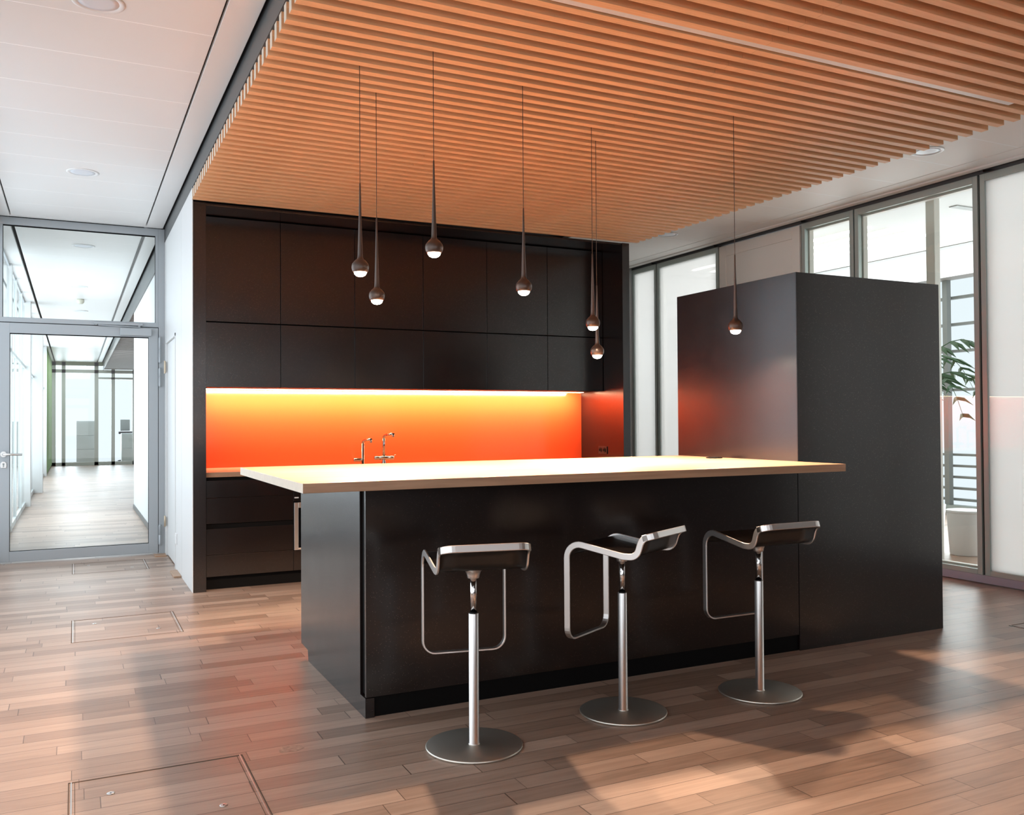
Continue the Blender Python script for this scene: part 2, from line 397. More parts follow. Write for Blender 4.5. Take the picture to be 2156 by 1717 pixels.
# wall with the glass door and its transom
def frame_door_wall():
    y0, y1 = YD, YD + 0.06
    w1 = MB().box((-0.72, y0, 0), (-0.655, y1, ZC)).box((0.727, y0, 0), (XK, y1, ZC))
    w1.box((-0.655, y0, 3.062), (0.727, y1, ZC)).box((-0.655, y0, 2.178), (0.727, y1, 2.222))
    w1.box((-0.655, y0, 2.222), (-0.582, y1, 3.062)).box((0.701, y0, 2.222), (0.727, y1, 3.062))
    o = struct('window_1', w1, GREYFR, 0.002)
    gk = MB().box((-0.584, y0 + 0.018, 3.052), (0.703, y0 + 0.03, 3.066)).box((-0.584, y0 + 0.018, 2.218), (0.703, y0 + 0.03, 2.224)).box((-0.586, y0 + 0.018, 2.222), (-0.578, y0 + 0.03, 3.06)).box((0.697, y0 + 0.018, 2.222), (0.704, y0 + 0.03, 3.06))
    gk.build('gasket', BLACK, o)
    box((-0.58, y0 + 0.032, 2.224), (0.70, y0 + 0.040, 3.056)).build('pane', GLASS, o)
    d = box((0.640, y0 - 0.004, 0.012), (0.724, y0 + 0.05, 2.172))
    d.box((-0.66, y0 - 0.004, 0.012), (-0.524, y0 + 0.05, 2.172)).box((-0.524, y0 - 0.004, 2.078), (0.640, y0 + 0.05, 2.172)).box((-0.524, y0 - 0.004, 0.012), (0.640, y0 + 0.05, 0.106))
    o = struct('door_1', d, GREYFR, 0.002)
    g = MB().box((-0.526, y0 + 0.002, 2.070), (0.642, y0 + 0.02, 2.080)).box((-0.526, y0 + 0.002, 0.104), (0.642, y0 + 0.02, 0.110)).box((-0.527, y0 + 0.002, 0.106), (-0.520, y0 + 0.02, 2.078)).box((0.636, y0 + 0.002, 0.106), (0.643, y0 + 0.02, 2.078))
    g.build('gasket', BLACK, o)
    box((-0.524, y0 + 0.02, 0.106), (0.640, y0 + 0.028, 2.078)).build('pane', GLASS, o)
    box((0.720, y0 - 0.001, 0.012), (0.728, y0 + 0.01, 2.178)).build('edge_gap', BLACK, o)
    box((-0.655, y0 - 0.001, 2.172), (0.724, y0 + 0.01, 2.178)).build('edge_gap', BLACK, o)
    # hinges
    for z0, z1 in ((1.834, 2.086), (1.605, 1.788), (0.084, 0.280)):
        zm = (z0 + z1) / 2
        h = MB().lathe([(0.011, z0), (0.012, z0 + 0.01), (0.012, zm - 0.002), (0.010, zm), (0.012, zm + 0.002), (0.012, z1 - 0.01), (0.011, z1)], (0.738, y0 - 0.014, 0), 14)
        h.box((0.726, y0 - 0.010, z0 + 0.01), (0.760, y0 - 0.003, z1 - 0.01))
        h.build('hinge', GREYFR, o)
    # handle, rose and cylinder plate
    h = MB().lathe([(0.026, y0 - 0.016), (0.026, y0 - 0.004)], (-0.570, 0, 0.984), 20, 'Y')
    h.tube([(-0.570, y0 - 0.010, 0.984), (-0.570, y0 - 0.055, 0.984), (-0.562, y0 - 0.062, 0.984), (-0.420, y0 - 0.062, 0.980)], 0.010, 12)
    h.build('door_handle', STEEL, o)
    k = MB().prism([(-0.590, 0.860), (-0.550, 0.860), (-0.545, 0.880), (-0.548, 0.905), (-0.560, 0.918), (-0.580, 0.918), (-0.592, 0.905), (-0.595, 0.880)], 'Y', y0 - 0.014, y0 - 0.004)
    kk = k.build('lock_plate', STEEL, o, 0.002)
    MB().lathe([(0.008, y0 - 0.0165), (0.008, y0 - 0.012)], (-0.570, 0, 0.896), 14, 'Y').box((-0.574, y0 - 0.0165, 0.868), (-0.566, y0 - 0.012, 0.893)).build('key_cylinder', GREYLOUV, kk)
    c = MB().box((0.389, y0 - 0.050, 2.088), (0.662, y0 - 0.004, 2.158))
    c = c.build('door_closer', GREYFR, o, 0.003)
    a = MB().box((0.165, y0 - 0.030, 2.186), (0.585, y0 - 0.002, 2.206)).box((0.175, y0 - 0.026, 2.178), (0.19, y0 - 0.006, 2.188)).box((0.545, y0 - 0.026, 2.158), (0.565, y0 - 0.006, 2.188))
    a.tube([(0.555, y0 - 0.035, 2.168), (0.20, y0 - 0.022, 2.180)], 0.006, 8)
    a.build('closer_rail', GREYFR, c, 0.001)
frame_door_wall()
struct('wall_left_pier', MB().box((-0.86, YD - 0.0, 0), (-0.72, YD + 0.12, ZC)), WHITE)

# corridor beyond the door
struct('wall_corridor_right', MB().box((XK + 0.012, YD + 0.06, 0), (XK + 0.09, 14.4, ZC)), WHITE)
mb = box((0.782, YD + 0.08, 0), (XK + 0.013, 14.38, 0.06)); struct('baseboard_corridor', mb, GREYFASC)
panels('ceiling_corridor', -0.512, 0.606, YD + 0.07, 30.0)
struct('ceiling_corridor_margin', MB().box((XL, YD + 0.07, ZC), (-0.545, 30, ZC + 0.03)).box((0.64, YD + 0.07, ZC), (0.755, 30, ZC + 0.03)), CEILW)
struct('trim_3', MB().box((0.785, YD + 0.07, 2.90), (0.797, 30, ZC + 0.05)).box((0.56 + 0.045, YD + 0.07, ZC + 0.03), (0.645, 30, ZC + 0.035)), GREYFASC)
struct('trim_4', MB().box((XL - 0.02, YD + 0.07, ZC - 0.03), (XL, 30, ZC + 0.05)), GREYFR)
mb = MB()
for i in range(78): mb.box((0.80, 14.5 + i * 0.2, 2.92), (4.3, 14.59 + i * 0.2, 2.99))
struct('ceiling_corridor_slats', mb, simple('grey_brown_slat', (0.30, 0.27, 0.25), 0.6))
# left side of the corridor: glazing between white piers, then the moss wall
for i, (ya, yb, xr) in enumerate(((15.45, 15.75, -0.60), (18.45, 18.75, -0.52), (24.2, 24.45, -0.60), (11.9, 12.05, -0.655))):
    struct('wall_corridor_pier', MB().box((-0.95, ya, 0), (xr, yb, ZC)), WHITE)
mb = MB()
for y in (10.4, 13.1, 14.4, 17.1, 19.9, 21.3, 22.8):
    mb.box((-0.705, y - 0.03, 0), (-0.665, y + 0.03, ZC))
mb.box((-0.70, YD + 0.12, 0), (-0.665, 24.2, 0.07)).box((-0.70, YD + 0.12, 2.1), (-0.665, 24.2, 2.14))
o = struct('window_2', mb, LIGHTFR)
box((-0.690, YD + 0.12, 0.07), (-0.682, 24.2, 3.05)).build('pane', GLASS, o)
mw = box((-0.72, 24.45, 0.05), (-0.60, 29.9, ZC)).build('moss_wall', GREEN)
tag(mw, 'green moss covered wall strip far down the corridor behind the glass door', 'plant wall')
# end of the corridor: glazed front with cabinets behind
mb = MB()
for x0, x1 in ((-0.62, -0.50), (-0.34, -0.24), (0.55, 0.66), (1.02, 1.12), (1.62, 1.72), (2.6, 2.7), (3.6, 3.7)):
    mb.box((x0, 30.0, 0), (x1, 30.12, ZC))
mb.box((-0.7, 30.0, 0), (4.2, 30.12, 0.10)).box((-0.7, 30.0, 2.80), (4.2, 30.12, 2.90)).box((-0.7, 30.0, 3.02), (4.2, 30.12, 3.3)).box((0.66, 30, 2.62), (1.62, 30.12, 2.68))
o = struct('window_3', mb, LIGHTFR)
box((-0.24, 30.05, 0.1), (4.2, 30.06, 3.02)).build('pane', GLASS, o)
for k, (x, yy, wd, hh, lab) in enumerate(((0.06, 31.0, 0.55, 1.35, 'pale grey cabinet behind the glass at the corridor end, left of the bright door'), (1.35, 31.0, 0.62, 0.95, 'low grey cabinet behind the glass at the corridor end, right of the bright door'))):
    c = thing('storage_cabinet', (x, yy, 0), lab, 'cabinet')
    box((x, yy, 0), (x + wd, yy + 0.45, hh)).build('body', LIGHTFR, c, 0.004)
    n = 3 if k == 0 else 2
    for i in range(n):
        z0 = 0.04 + i * (hh - 0.06) / n
        box((x + 0.01, yy - 0.018, z0), (x + wd - 0.01, yy, z0 + (hh - 0.06) / n - 0.015)).build('drawer', simple('pale_grey_front', (0.55, 0.58, 0.57), 0.5), c, 0.003)
# far chair beyond the corridor end glass
ch = thing('office_chair', (1.50, 32.0, 0), 'dark office chair behind the glass at the far corridor end', 'chair')
box((1.30, 31.8, 0.92), (1.75, 32.2, 1.0)).build('seat', BLACK, ch, 0.02)
box((1.36, 32.18, 1.02), (1.66, 32.22, 1.40)).build('backrest', GREYLOUV, ch, 0.02)
MB().lathe([(0.03, 0.08), (0.03, 0.93)], (1.52, 32.0, 0), 10).build('column', BLACK, ch)
m_ = MB()
for k in range(5):
    a = k * 2 * math.pi / 5
    m_.tube([(1.52, 32.0, 0.09), (1.52 + 0.28 * math.cos(a), 32 + 0.28 * math.sin(a), 0.03)], 0.02, 8)
m_.build('foot_cross', BLACK, ch)

# glazed left side of the room
mb = MB()
for y in (-3.3, -2.1, -0.9, 0.3, 1.5, 2.7, 3.9, 5.1, 6.3, 7.5, 8.7):
    mb.box((XL - 0.06, y - 0.03, 0), (XL, y + 0.03, ZC))
mb.box((XL - 0.06, -3.4, 0), (XL, YD, 0.08)).box((XL - 0.06, -3.4, 3.0), (XL, YD, ZC + 0.05))
struct('window_4', mb, PARTFR)
# wall behind the camera with windows
mb = MB().box((XL, -3.5, 0), (1.6, -3.38, ZC + 0.05)).box((4.6, -3.5, 0), (XG, -3.38, ZC + 0.05)).box((1.6, -3.5, 0), (4.6, -3.38, 1.5)).box((1.6, -3.5, 2.6), (4.6, -3.38, ZC + 0.05))
for x in (2.35, 3.1, 3.85):
    mb.box((x - 0.04, -3.5, 1.4), (x + 0.04, -3.38, 2.7))
struct('wall_back_of_room', mb, WALLG)
# wall closing the space behind the kitchen block
struct('wall_kitchen', MB().box((XK + 0.09, YD, 0), (XG + 0.1, YD + 0.06, ZC)), WHITE)

# ------------------------------------------------------------------ right-hand glass partition
def gwin(idx, y0, y1, pane, deep=True):
    """one glazed module of the partition between y0 < y1"""
    f = 0.042
    mb = MB()
    mb.box((XG, y0, 0.066), (XG + 0.045, y0 + f, 3.10)).box((XG, y1 - f, 0.066), (XG + 0.045, y1, 3.10))
    mb.box((XG, y0 + f, 0.066), (XG + 0.045, y1 - f, 0.105)).box((XG, y0 + f, 3.045), (XG + 0.045, y1 - f, 3.10))
    o = struct('window_%d' % idx, mb, PARTFR, 0.002)
    box((XG + 0.012, y0 + f, 0.105), (XG + 0.020, y1 - f, 3.045)).build('pane', pane, o)
    if deep:
        mb = MB()
        mb.box((XG + 0.05, y0 + 0.01, 0.07), (XG + 0.10, y0 + f + 0.012, 3.09)).box((XG + 0.05, y1 - f - 0.012, 0.07), (XG + 0.10, y1 - 0.01, 3.09))
        mb.box((XG + 0.05, y0 + f, 0.07), (XG + 0.10, y1 - f, 0.12)).box((XG + 0.05, y0 + f, 3.03), (XG + 0.10, y1 - f, 3.09))
        mb.build('inner_frame', CREAMFR, o, 0.002)
    return o
gwin(5, 8.700, 9.21, MILK)
gwin(6, 7.566, 8.684, MILK)
gwin(7, 5.728, 6.350, GLASSP)
gwin(8, 4.520, 5.712, GLASSP)
gwin(9, 3.30, 4.500, MILK2)
gwin(10, 2.09, 3.285, MILK2)
gwin(11, 0.88, 2.075, MILK2)
struct('unseen_dark_wall', box((XG + 0.001, -3.38, 0.066), (XG + 0.10, 0.865, 3.10)), WALLG)  # unseen solid wall added instead of glazing to keep front reflections dark
dd = struct('door_3', MB().box((XG + 0.01, 6.372, 0.07), (XG + 0.05, 7.545, 3.095)), WARMLITW, 0.003)
MB().box((XG - 0.004, 6.372, 0.07), (XG + 0.01, 6.47, 3.09)).box((XG - 0.004, 7.44, 0.07), (XG + 0.01, 7.545, 3.09)).box((XG - 0.004, 6.47, 2.98), (XG + 0.01, 7.44, 3.09)).build('door_frame', WARMLITW, dd, 0.003)
mb = MB().box((XG - 0.004, -3.38, 0.006), (XG + 0.10, YD, 0.066))
struct('baseboard_right', mb, PARTBASE, 0.002)
struct('trim_5', MB().box((XG + 0.004, -3.38, 3.10), (XG + 0.10, YD, ZC + 0.05)).box((XG - 0.04, -3.38, ZC - 0.006), (XG + 0.004, YD, ZC + 0.05)), GREYFASC)
mb = MB()
for y in (8.692, 7.556, 6.361, 5.720, 4.510, 3.2925, 2.0825):
    mb.box((XG + 0.022, y - 0.012, 0.066), (XG + 0.045, y + 0.012, 3.10))
struct('trim_6', mb, BLACK)
for y in (8.72, 7.575, 6.30, 4.43):
    sl = MB().prism([(y - 0.075, ZC - 0.030), (y + 0.01, ZC - 0.012), (y + 0.01, ZC - 0.03)], 'X', XG - 0.042, XG - 0.02)
    o = sl.build('trim_7', BLACK); o['kind'] = 'structure'

# office beyond the partition
struct('ceiling_office', box((XG + 0.1, -3.4, ZC - 0.02), (10.6, 14.0, ZC + 0.03)), WHITE)
mb = MB()
for y0, y1 in ((5.3, 9.4), (10.2, 13.0)):
    mb.box((8.45, y0, ZC - 0.026), (8.58, y1, ZC - 0.019))
mb.box((6.9, 9.35, ZC - 0.026), (10.4, 9.43, ZC - 0.019)).box((6.9, 5.25, ZC - 0.026), (10.4, 5.33, ZC - 0.019))
struct('trim_8', mb, GREYLOUV)
cl = thing('ceiling_light_strip', (7.2, 7.4, ZC - 0.04), 'row of long bright light lines on the office ceiling seen through the upper glass', 'ceiling light')
for i in range(4):
    box((6.85 + i * 0.28, 6.2, ZC - 0.035), (6.90 + i * 0.28, 8.9, ZC - 0.021)).build('light_line', emis('white_light_line', (1, 0.98, 0.94), 3.0), cl)
struct('wall_office_far', MB().box((XG + 0.1, 13.9, 0), (10.7, 14.0, ZC)), WHITE)
struct('wall_office_near', MB().box((XG + 0.1, -3.5, 0), (10.7, -3.4, ZC)), WHITE)
mb = MB()
for y in [-3.4 + 1.45 * i for i in range(13)]:
    mb.box((10.5, y - 0.035, 0), (10.58, y + 0.035, ZC))
for z in (2.86, 2.50, 2.14, 1.62):
    mb.box((10.62, -3.4, z), (10.70, 14, z + 0.035))
for z in (0.75, 0.60, 0.45, 0.30, 0.15):
    mb.box((10.62, -3.4, z), (10.70, 14, z + 0.03))
struct('window_15', mb, GREYLOUV)
struct('trim_9', MB().box((10.45, -3.4, 0), (10.6, 14.0, 0.10)), PARTFR)
po = box((6.50, 5.165, 0.0), (6.57, 5.25, ZC)).build('column', CREAMFR, None, 0.004)
tag(po, 'slim cream column standing just behind the glass wall right of the tall cabinet', 'column')
# waste bin behind the glass
wb = thing('waste_bin', (7.35, 5.55, 0), 'white round bin on the floor behind the glass wall beside the tall cabinet', 'bin')
MB().lathe([(0.13, 0.0), (0.135, 0.01), (0.16, 0.40), (0.16, 0.405), (0.15, 0.405), (0.15, 0.39), (0.12, 0.03), (0.0005, 0.03)], (7.35, 5.55, 0), 28).build('body', PLASTW, wb)
MB().lathe([(0.158, 0.385), (0.166, 0.390), (0.166, 0.408), (0.158, 0.412)], (7.35, 5.55, 0), 28).build('rim', PLASTW, wb)

def palm(x, y, h, n, lab, seed, spread=0.75, pot=True):
    rnd = random.Random(seed)
    t = thing('potted_palm', (x, y, 0), lab, 'plant')
    MB().lathe([(0.17, 0), (0.18, 0.01), (0.21, 0.42), (0.20, 0.42), (0.19, 0.38), (0.0005, 0.38)], (x, y, 0), 28).build('pot', PLASTW, t)
    MB().tube([(x, y, 0.36), (x + 0.02, y, h * 0.5), (x - 0.01, y + 0.02, h)], 0.028, 10, 0.018).build('trunk', simple('palm_bark', (0.16, 0.11, 0.07), 0.9), t)
    for k in range(n):
        a = 2 * math.pi * k / n + rnd.uniform(-0.2, 0.2); L = spread * rnd.uniform(0.75, 1.1); lift = rnd.uniform(0.15, 0.45)
        hz = h - 0.35 * (k % 3) * 0.5
        pts = []
        for i in range(9):
            s = i / 8
            pts.append(Vector((x + math.cos(a) * L * s, y + math.sin(a) * L * s, hz + lift * math.sin(s * 2.2) * 1.0 - 0.45 * s * s)))
        mb = MB(); mb.tube(pts, 0.006, 6, 0.002)
        side = Vector((-math.sin(a), math.cos(a), 0))
        for i in range(1, 9):
            for sg in (-1, 1):
                p = pts[i]; l = 0.26 * (1 - abs(i / 8 - 0.45))
                tip = p + side * sg * l * 0.75 + Vector((math.cos(a), math.sin(a), 0)) * l * 0.5 + Vector((0, 0, -0.45 * l))
                d = (pts[i] - pts[i - 1]).normalized() * 0.018
                mid = (p + tip) / 2 + Vector((0, 0, 0.02))
                v = [mb.bm.verts.new(q) for q in (p - d, p + d, mid + d * 1.1, tip, mid - d * 1.1)]
                v2 = [mb.bm.verts.new(q.co + Vector((0, 0, -0.002))) for q in v]
                mb.bm.faces.new(v); mb.bm.faces.new(v2[::-1])
                for j in range(5): mb.bm.faces.new((v[j], v2[j], v2[(j + 1) % 5], v[(j + 1) % 5]))
        mb.build('frond', LEAF, t)
palm(7.45, 6.10, 1.75, 11, 'tall palm behind the glass wall, its fronds showing past the tall dark cabinet', 3)
palm(7.60, 9.05, 1.35, 10, 'palm seen only faintly through the milky glass right of the kitchen block', 8, 0.6)

# ------------------------------------------------------------------ slatted ceiling
sl_t = thing('slatted_ceiling', (2.74, 3.2, 2.903), 'suspended ceiling of parallel warm wooden slats above the island', 'slatted ceiling')
def slat_mesh(seam):
    mb = MB(); g = 0.0008
    x0, x1 = 0.7785, 4.702
    for a, b in ((x0, seam - g), (seam + g, x1)):
        mb.box((a, -0.021, 0), (b, 0.021, 0.074))
    return mb
protos = {}
for k in range(-42, 35):
    yc = 3.608 + 0.0977 * k - 0.021
    sm = 2.74 if yc < 4.9 else (1.96 if k % 2 else 3.49)
    if sm not in protos:
        o = slat_mesh(sm).build('slat', SLAT)
        protos[sm] = o
        for v in o.data.vertices: v.co.x -= 2.74
    else:
        o = protos[sm].copy(); COL.objects.link(o)
    o.parent = sl_t; o.location = (0, yc - 3.2, 0)
    e = MB().box((-1.9632, -0.0208, 0.0004), (-1.9612, 0.0208, 0.0736)) if k == -42 else None
    if e is not None:
        ecap = e.build('end_grain', ENDGRAIN); ecap.parent = o
        first = ecap
    else:
        c = first.copy(); COL.objects.link(c); c.parent = o
ls = box((0.80, 3.0245, 2.9045), (4.430, 3.058, 2.93)).build('light_strip', simple('pale_strip_cover', (0.72, 0.70, 0.68), 0.4), sl_t)
ls['label'] = 'pale light strip between two slats'

# ------------------------------------------------------------------ downlights
def downlight(x, y, lab, off=True):
    t = thing('downlight', (x, y, ZC), lab, 'ceiling light', 'round downlights in the white metal ceilings')
    MB().lathe([(0.086, -0.0015), (0.090, -0.005), (0.104, -0.006), (0.112, -0.003), (0.113, 0.001), (0.088, 0.001)], (x, y, ZC), 40).build('trim_ring', PLASTW, t)
    MB().lathe([(0.001, 0.0012), (0.086, 0.0012), (0.086, -0.0022), (0.06, -0.0030), (0.001, -0.0034)], (x, y, ZC), 40).build('lens', DLENS, t)
downlight(0.055, 7.367, 'round white downlight in the left ceiling, the one nearer the glass door')
downlight(0.094, 4.352, 'round white downlight in the left ceiling, cut by the top edge of the picture')
downlight(5.378, 7.392, 'small round downlight behind the far right corner of the slatted ceiling')
downlight(5.374, 4.319, 'round downlight at the right slat ends, nearest the glass wall')
downlight(0.086, 10.42, 'downlight in the corridor ceiling, nearest behind the transom glass')
downlight(0.053, 13.55, 'downlight in the corridor ceiling, second behind the transom glass')
downlight(0.094, 16.44, 'downlight in the corridor ceiling, third behind the transom glass')
sd = thing('smoke_detector', (0.08, 14.9, ZC), 'pale ceiling detector hanging in the corridor behind the transom glass', 'detector')
MB().lathe([(0.05, 0.0), (0.055, -0.02), (0.05, -0.05), (0.03, -0.07), (0.001, -0.07)], (0.08, 14.9, ZC), 20).build('housing', simple('ivory_plastic', (0.6, 0.58, 0.48), 0.5), sd)

# ------------------------------------------------------------------ kitchen block (niche surround)
su = thing('niche_surround', (XK, YN, 0), 'black-brown surround panels framing the kitchen niche', 'cabinet surround')
box((XK + 0.005, YN, 0), (0.880, YB + 0.06, 2.900)).build('side_panel', DARK, su, 0.0012)
box((4.560, YN, 0), (XKR, YB + 0.06, 2.900)).build('side_panel', DARK, su, 0.0012)
box((0.880, YN + 0.012, 2.882), (4.560, YB + 0.06, 2.900)).build('top_panel', DARK, su, 0.0008)
box((0.880, YB + 0.012, 0), (4.560, YB + 0.06, 2.88)).build('back_panel', BLACK, su)

cols = [0.884, 1.500, 2.117, 2.729, 3.338, 3.957, 4.557]
YU = 7.312
words = ['leftmost', 'second from the left', 'third from the left', 'fourth from the left', 'fifth from the left', 'rightmost']
for r, (z0, z1, lab) in enumerate(((2.049, 2.876, 'large upper'), (1.533, 2.045, 'lower'))):
    for c in range(6):
        g = 0.0026
        row = 'top row' if r == 0 else 'row just above the light strip'
        t = thing('wall_cabinet', (cols[c], YU, z0), 'handleless black-brown wall cabinet in the %s, %s' % (row, words[c]), 'cabinet', 'wall cabinets in the %s' % row)
        box((cols[c] + 0.001, YU + 0.020, z0 + 0.001), (cols[c + 1] - 0.001, YB + 0.01, z1 - 0.001)).build('body', BLACK, t)
        box((cols[c] + g, YU, z0 + g), (cols[c + 1] - g, YU + 0.019, z1 - g)).build('door', DARK, t, 0.0008)

# orange back-painted glass, strip light, worktop
sp_ = box((0.881, YB, 0.882), (4.559, YB + 0.010, 1.531)).build('splashback', ORANGE)
tag(sp_, 'glossy orange glass splashback behind the kitchen counter', 'splashback')
lt_ = thing('strip_light', (2.6, YU + 0.02, 1.525), 'glowing strip light under the wall cabinets above the orange splashback', 'light')
box((0.886, YU + 0.225, 1.5305), (4.48, YU + 0.300, 1.5335)).build('housing', STEEL, lt_)
box((0.888, YU + 0.230, 1.5265), (4.475, YU + 0.295, 1.5303)).build('diffuser', LED, lt_)
a_ = area('strip_glow', (2.68, YU + 0.270, 1.5255), (R(38), 0, 0), 3.58, 0.05, 92, (1.0, 0.72, 0.42))
a_.parent = None
kt = box((0.882, 7.000, 0.845), (4.558, YB - 0.001, 0.881)).build('kitchen_worktop', WORKTOP, None, 0.0015)
tag(kt, 'long pale wooden counter along the niche under the orange splashback', 'worktop')

def base_unit(x0, x1, lab, fridge=False):
    t = thing('base_cabinet', (x0, 7.0, 0), lab, 'cabinet', 'base cabinets under the niche counter')
    box((x0 + 0.001, 7.022, 0.10), (x1 - 0.001, YB - 0.002, 0.842)).build('body', BLACK, t)
    box((x0, 7.055, 0.0), (x1, 7.07, 0.10)).build('plinth', BLACK, t)
    a, b = x0 + 0.0015, x1 - 0.0015
    if not fridge:
        for z0, z1 in ((0.6915, 0.820), (0.4975, 0.6885), (0.2645, 0.458), (0.102, 0.2615)):
            box((a, 7.002, z0), (b, 7.021, z1)).build('drawer', DARK, t, 0.0008)
    else:
        box((a, 7.002, 0.640), (b, 7.021, 0.820)).build('panel', DARK, t, 0.0008)
        box((a, 7.002, 0.102), (b, 7.021, 0.255)).build('panel', DARK, t, 0.0008)
    return t
base_unit(0.884, 1.532, 'drawer base cabinet at the left end of the niche, four black-brown fronts')
base_unit(1.532, 2.132, 'base cabinet holding the built-in steel framed appliance behind the island', True)
for i, (a, b) in enumerate(((2.132, 2.74), (2.74, 3.34), (3.34, 3.95), (3.95, 4.556))):
    base_unit(a, b, 'black-brown drawer base cabinet hidden behind the island, %s from the right' % ['fourth', 'third', 'second', 'first'][i])
ap = thing('built_in_oven', (1.55, 7.0, 0.26), 'steel framed appliance with black glass below the niche counter, beside the island corner', 'oven')
mb = MB().box((1.536, 6.990, 0.260), (1.568, 7.018, 0.628)).box((2.10, 6.990, 0.260), (2.128, 7.018, 0.628)).box((1.568, 6.990, 0.588), (2.10, 7.018, 0.628)).box((1.568, 6.990, 0.260), (2.10, 7.018, 0.275))
mb.build('steel_frame', STEEL, ap, 0.002)
box((1.568, 6.998, 0.275), (2.10, 7.018, 0.588)).build('glass_front', simple('black_glass', (0.004, 0.004, 0.005), 0.06), ap)
lb = box((1.5395, 6.9985, 0.662), (1.572, 7.0018, 0.671)).build('name_plate', PLASTW, ap)

# socket on the niche side
so = thing('double_socket', (4.560, 7.32, 0.972), 'black double power socket low on the right side of the niche', 'socket')
box((4.551, 7.247, 0.934), (4.5594, 7.397, 1.006)).build('plate', simple('red_brown_plate', (0.03, 0.012, 0.010), 0.4), so, 0.003)
for y in (7.285, 7.357):
    s_ = MB().lathe([(0.023, 4.546), (0.023, 4.5512)], (0, y, 0.970), 22, 'X').build('socket_insert', BLACK, so)
    for z_ in (0.986, 0.953): MB().lathe([(0.003, 4.5445), (0.003, 4.547)], (0, y, z_), 8, 'X').build('contact', CHROME, s_)

# ------------------------------------------------------------------ taps
def tap1():
    x, y = 2.262, 7.58
    t = thing('hot_water_tap', (x, y, 0.881), 'chrome angled tap standing on the niche counter, the shorter left one', 'tap')
    MB().lathe([(0.019, 0.881), (0.019, 0.889), (0.014, 0.891), (0.014, 1.065), (0.012, 1.068)], (x, y, 0), 20).build('column', CHROMED, t)
    MB().tube([(x, y, 1.060), (x, y, 1.077), (x + 0.005, y - 0.006, 1.088), (x + 0.020, y - 0.03, 1.098), (x + 0.036, y - 0.13, 1.100)], 0.0115, 14).build('spout', CHROMED, t)
    MB().lathe([(0.010, 1.070), (0.011, 1.098)], (x + 0.035, y - 0.122, 0), 14).build('nozzle', CHROMED, t)
    MB().lathe([(0.015, x - 0.085), (0.016, x - 0.08), (0.016, x - 0.03), (0.014, x - 0.025), (0.014, x)], (0, y, 0.925), 18, 'X').build('lever', CHROMED, t)
def tap2():
    x, y = 2.452, 7.58
    t = thing('mixer_tap', (x, y, 0.881), 'chrome mixer tap with a horizontal bar body, the taller right one', 'tap')
    MB().lathe([(0.024, 0.881), (0.024, 0.887), (0.013, 0.92), (0.013, 0.93)], (x, y, 0), 20).build('foot', CHROMED, t)
    MB().lathe([(0.010, x - 0.09), (0.018, x - 0.088), (0.018, x - 0.034), (0.0165, x - 0.033), (0.0165, x - 0.031), (0.018, x - 0.030), (0.018, x + 0.055), (0.0165, x + 0.056), (0.0165, x + 0.058), (0.018, x + 0.059), (0.018, x + 0.088), (0.014, x + 0.091)], (0, y, 0.937), 22, 'X').build('bar_body', CHROMED, t)
    MB().lathe([(0.013, 0.95), (0.0125, 1.108), (0.011, 1.11)], (x, y, 0), 18).build('column', CHROMED, t)
    MB().tube([(x, y, 1.105), (x, y, 1.122), (x + 0.006, y - 0.008, 1.133), (x + 0.022, y - 0.04, 1.142), (x + 0.040, y - 0.15, 1.145)], 0.0115, 14).build('spout', CHROMED, t)
    MB().lathe([(0.010, 1.118), (0.011, 1.142)], (x + 0.039, y - 0.142, 0), 14).build('nozzle', CHROMED, t)
    MB().tube([(x + 0.085, y, 0.95), (x + 0.108, y - 0.01, 0.962)], 0.003, 8).build('lever_pin', CHROMED, t)
tap1(); tap2()

# ------------------------------------------------------------------ island
XI, YF, XT, ZI = 1.103, 3.674, 3.525, 1.023
isl = thing('kitchen_island', (XI, YF, 0), 'black-brown kitchen island base under the wide pale worktop', 'kitchen island')
# side panel with toe notch at the kitchen side and a shadow joint at the front
mb = MB().prism([(YF, 0), (4.697, 0), (4.708, 0.055), (4.858, 0.060), (4.858, 0.985), (YF + 0.075, 0.985), (YF + 0.075, 0.083), (YF, 0.083)], 'X', XI, XI + 0.04)
mb.build('side_panel', DARK, isl, 0.001)
box((XI + 0.004, YF + 0.001, 0.086), (XT - 0.003, YF + 0.020, 0.985)).build('front_panel', DARK, isl, 0.001)
box((XI + 0.04, YF + 0.012, 0), (XT - 0.003, YF + 0.03, 0.083)).build('plinth', BLACK, isl)
box((XI + 0.012, YF + 0.021, 0.09), (XT - 0.004, YF + 0.075, 0.984)).build('shadow_joint', BLACK, isl)
box((XI + 0.04, YF + 0.075, 0.06), (XT - 0.004, 4.84, 0.984)).build('body', BLACK, isl)
for i in range(4):
    x0 = XI + 0.045 + i * 0.594
    box((x0, 4.841, 0.102), (x0 + 0.590, 4.858, 0.98)).build('door', DARK, isl, 0.001)
wt = box((0.766, 3.338, 0.9855), (XT - 0.0008, 4.735, ZI)).build('island_worktop', WORKTOP, None, 0.0015)
tag(wt, 'wide pale oak worktop on the island, overhanging towards the stools', 'worktop')
eg = box((0.7650, 3.3390, 0.9862), (0.7662, 4.7340, ZI - 0.0008)).build('end_grain', ENDGRAIN, wt)
eg['label'] = 'end face of the worktop with daylight painted in'
pk = thing('pop_up_socket', (3.43, 4.262, ZI), 'small round black pop-up socket on the island worktop beside the tall cabinet', 'socket')
MB().lathe([(0.048, ZI), (0.048, ZI + 0.004), (0.044, ZI + 0.006), (0.001, ZI + 0.006)], (3.43, 4.262, 0), 28).build('cap', BLACK, pk)
